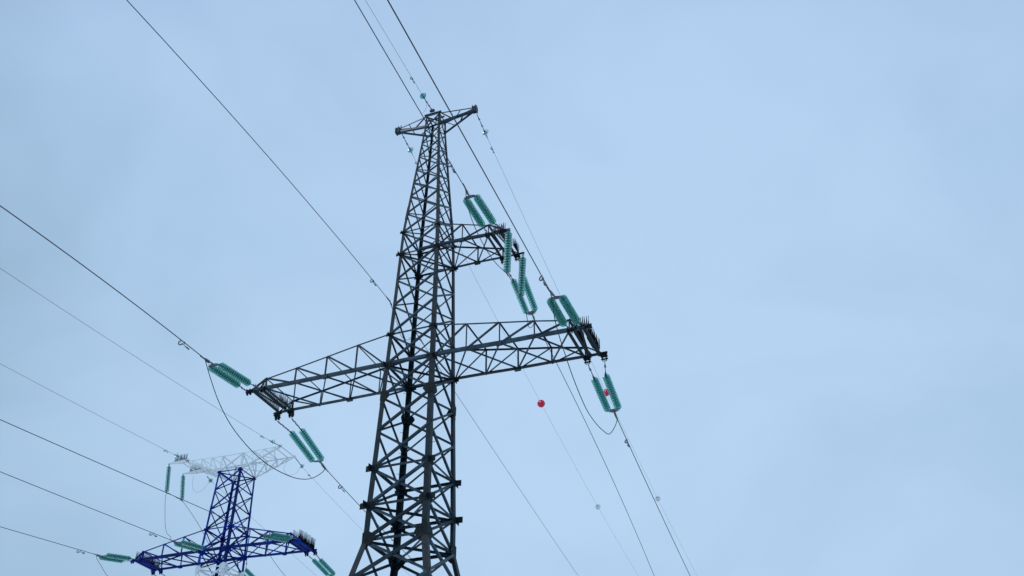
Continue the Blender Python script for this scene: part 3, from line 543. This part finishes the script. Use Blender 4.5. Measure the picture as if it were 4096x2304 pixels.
for k, w, lb in (('R', 'w_T2gwR', 'single glass disc up left of the right tip of the white top'), ('L', 'w_T2gwL', 'single glass disc over the black spikes at the left tip of the white top'),
                 ('Ro', 'w_T2gwRo', 'single glass disc down right of the right tip of the white top'), ('Lo', 'w_T2gwLo', 'single glass disc below the white top, left of the blue body')):
    gd = D['T2gw'][k]; earth_set(gd, lb, D[w]['s'])

# ------------------------------------------------------------------ wires
def wpt(key, s):
    w = D['w_' + key]; S0 = 30.0; z = w['a'] * s + w['b'] * s * s if s < S0 else w['a'] * S0 + w['b'] * S0 * S0 + (w['a'] + 2 * w['b'] * S0) * (s - S0) + .0006 * (s - S0) ** 2
    if key.startswith('gw') and w['sg'] > 0: z = w['a'] * s + w['b'] * s * s
    return V3(w['s']) + V3((math.sin(w['az']) * s, w['sg'] * math.cos(w['az']) * s, z))
def wire(key, label, r, name='conductor_wire', group='power line wires', smax=150, cat='wire'):
    w = D['w_' + key]; o = V3(w['s']); mb = MB(); n = 70
    mb.tube([wpt(key, smax * (i / n) ** 1.5) - o for i in range(n + 1)], r, 6)
    return tag(mb.build(name, 'cable', None, o), label, cat, group)
RC = .0165
wire('Rin', 'dark wire from the top edge to the paired insulators over the long right arm', RC)
wire('Min', 'dark wire from the top edge passing behind the pylon peak to the short right arm', RC)
wire('Lin', 'dark wire from the left edge down to the insulators at the left arm tip', RC)
wire('Rout', 'dark wire falling to the bottom edge from the paired insulators with the red ball', RC)
wire('Mout', 'dark wire passing behind the long right arm down to the bottom edge', RC)
wire('Lout', 'dark wire from below the left arm tip passing behind the pylon legs', RC)
wire('T2Rin', 'thin wire from the left edge passing behind the blue body to the right blue arm', RC)
wire('T2Min', 'thin wire from the left edge to the insulators beside the blue body', RC)
wire('T2Lin', 'lowest wire at the left edge, ending at the left tip of the blue pylon', RC)
wire('T2Rout', 'wire leaving down right from the right arm of the blue pylon, beyond the bottom edge', RC)
wire('T2Lout', 'wire leaving the left arm of the blue pylon beyond the bottom edge', RC)
wire('T2Mout', 'wire leaving behind the blue pylon body beyond the bottom edge', RC)
GE = 'thin earth wires'
wire('gwin', 'hair-thin wire from the top edge to the pylon peak', .0075, 'earth_wire', GE)
wire('gw1', 'hair-thin wire from the left peak tip carrying the left red and left pale balls', .0068, 'earth_wire', GE)
wire('gw2', 'hair-thin wire from the right peak tip carrying the right pale ball', .0068, 'earth_wire', GE)
wire('T2gwR', 'hair-thin wire from the left edge to the right tip of the white top', .0085, 'earth_wire', GE)
wire('T2gwL', 'hair-thin wire from the left edge to the spiked left end of the white top', .0085, 'earth_wire', GE)
wire('T2gwRo', 'hair-thin wire leaving the right tip of the white top towards the near pylon legs', .0075, 'earth_wire', GE)
wire('T2gwLo', 'hair-thin wire leaving the left of the white top behind the blue body', .0075, 'earth_wire', GE)
GC = 'cable clamped to the pylon body'
wire('cabin', 'dark cable from the top edge at left to the near pylon left leg', .0125, 'cable', GC, cat='cable')
wire('cabout', 'dark cable from behind the pylon body falling to the bottom edge, left of the balls', .0105, 'cable', GC, cat='cable')
for key, anchor, lb in (('cabin', (-.95, -.95, 22.85), 'cable clamp beside the left leg of the near pylon'), ('cabout', (-.93, .93, 22.95), 'cable clamp behind the near pylon body')):
    o = V3(D['w_' + key]['s']); a = V3(anchor) - o; root = thing('cable_clamp', o, lb, 'clamp', 'clamps of the cable')
    mb = MB(); links(mb, a, V3((0, 0, 0))); mb.build('link_chain', 'hardware', root)
    mb = MB(); e = wpt(key, .45) - o; mb.tube([V3((0, 0, 0)), e * .5, e], [.03, .028, .016], 6); mb.build('clamp_body', 'hardware', root)

def smooth(pts, n=8):
    P = [V3(p) for p in pts]; P = [P[0] * 2 - P[1]] + P + [P[-1] * 2 - P[-2]]; r = []
    for i in range(1, len(P) - 2):
        for k in range(n):
            t = k / n; a, b, c_, d = P[i - 1:i + 3]
            r.append(.5 * ((2 * b) + (c_ - a) * t + (2 * a - 5 * b + 4 * c_ - d) * t * t + (3 * b - a - 3 * c_ + d) * t ** 3))
    r.append(P[-2])
    for _ in range(3):
        r = [r[0]] + [(r[i - 1] + r[i] * 2 + r[i + 1]) / 4 for i in range(1, len(r) - 1)] + [r[-1]]
    return r
def jumper(key, label, r, group='jumper loops'):
    pts = smooth(D['j_' + key]); o = pts[0]; mb = MB(); mb.tube([p - o for p in pts], r, 6)
    tag(mb.build('jumper_loop', 'cable', None, o), label, 'cable loop', group)
jumper('R', 'slack loop hanging below the tip of the long right arm', .016)
jumper('L', 'slack loop swinging below the left arm in front of the white top', .017)
jumper('M', 'slack wire from the highest insulator pair to the plumb strings of the short arm', .0145)
jumper('cab', 'small slack loop of cable inside the near pylon body', .010)
jumper('gwin', 'tiny slack loop beside the disc over the pylon peak', .005)
jumper('T2R', 'slack loop hanging below the right arm of the blue pylon', .0135)
jumper('T2L', 'slack loop falling from the left insulators of the blue pylon to the bottom edge', .0135)
jumper('T2M', 'slack wire held up by the two plumb strings of the blue pylon', .0135)
jumper('T2gL', 'thin small loop under the left half of the white top', .0065)
jumper('T2gR', 'thin small loop under the right half of the white top', .0065)

# ------------------------------------------------------------------ vibration dampers
def damper(key, s, label, sc=1.0):
    p = wpt(key, s); ax = (wpt(key, s + .3) - wpt(key, s)).normalized(); root = thing('vibration_damper', p, label, 'damper', 'vibration dampers on the wires')
    side = ax.cross(V3((0, 0, 1))).normalized(); dn = side.cross(ax); dn = dn if dn.z < 0 else -dn
    mb = MB(); mb.tube([dn * -.02, dn * .085 * sc], .014, 6); mb.bar(ax * -.03, ax * .03, .045, .045); mb.build('damper_clamp', 'hardware', root)
    mb = MB(); mb.tube([ax * t * sc + dn * (.08 + .02 * abs(t)) * sc for t in (-.17, -.08, 0, .08, .17)], .008, 5); mb.build('messenger', 'hardware', root)
    for e in (-1, 1):
        mb = MB(); c0 = ax * (e * .15 * sc) + dn * .085 * sc; pts = []
        for i in range(9):
            an = -math.pi * .35 + i * math.pi * 1.5 / 8
            pts.append(c0 + (ax * (e * math.cos(an)) * .075 + (side * e * .7 + dn * .7) * (math.sin(an)) * .065) * sc)
        mb.tube(pts, [.011 * sc] + [.019 * sc] * 7 + [.013 * sc], 6); mb.build('damper_weight', 'hardware', root)
dl = {'Rin': 'hooked damper on the wire above the long right arm insulators', 'Min': 'hooked damper beside the upper right leg, above the highest insulator pair',
      'Lin': 'hooked damper on the wire left of the left arm', 'cabin': 'small dark damper on the cable beside the left leg', 'Lout': 'hooked damper on the wire below the left arm, left of the legs',
      'Rout': 'hooked damper on the wire under the loop at lower right', 'gw1': 'small damper below the left peak tip', 'gw2': 'small damper below the right peak tip',
      'gwin': 'small damper on the thin wire above the pylon peak', 'T2Rin': 'small pale damper beside the right side of the blue body', 'T2Min': 'small damper on the wire left of the blue body',
      'T2Lin': 'small damper on the lowest wire at lower left', 'T2gwR': 'small damper up left of the right tip of the white top', 'T2gwL': 'small damper left of the spiked end of the white top',
      'T2gwRo': 'small damper on the thin wire right of the white top'}
for k, s in D['damp'].items():
    damper(k, s, dl[k], (1.25 if 'gw' not in k else .85) * (.75 if k in ('cabin', 'cabout') else 1))

# ------------------------------------------------------------------ marker balls
def ball(key, s, mt, r, label):
    p = wpt(key, s); ax = (wpt(key, s + .5) - wpt(key, s - .5)).normalized(); root = thing('marker_ball', p, label, 'marker ball', 'aviation marker balls on the earth wires')
    for e in (-1, 1):
        mb = MB(); prof = [(r * math.cos(a), e * r * math.sin(a) + e * .004) for a in [i * math.pi / 2 / 12 for i in range(12)]] + [(.03, e * r)]
        side = V3((ax.y, -ax.x, 0)).normalized(); nrm = ax.cross(side).normalized()
        mb.lathe(prof, 28, 0, (0, 0, 0), nrm); mb.build('half_shell', mt, root)
    mb = MB(); side = V3((ax.y, -ax.x, 0)).normalized(); nrm = ax.cross(side).normalized()
    mb.lathe([(r * 1.0, -.012), (r * 1.03, -.012), (r * 1.03, .012), (r * 1.0, .012)], 28, 0, (0, 0, 0), nrm); mb.build('rim', mt, root)
    for e in (-1, 1):
        mb = MB(); q = ax * (e * r * .97); mb.lathe([(.0, -.05), (.045, -.05), (.05, .0), (.03, .06), (.0, .06)], 10, 0, q, ax * e)
        for t in range(3):
            a = t * 2.1; w = (side * math.cos(a) + nrm * math.sin(a)) * .09; mb.tube([q, q + w - ax * e * .02], .014, 5)
        mb.build('clamp_collar', 'hardware' if mt == 'pale' else 'pale', root)
ball('gw1', D['ballred'], 'red', .255, 'round red marker ball on the thin wire, left of the long falling wires')
ball('gw2', D['ballred2'], 'red', .235, 'red marker ball seen between the two glass strings at the right arm tip')
ball('gw1', D['ballw'], 'pale', .215, 'pale marker ball at lower right, left one of the two pale balls')
ball('gw2', D['ballw2'], 'pale', .215, 'pale marker ball at lower right, right one of the two pale balls')
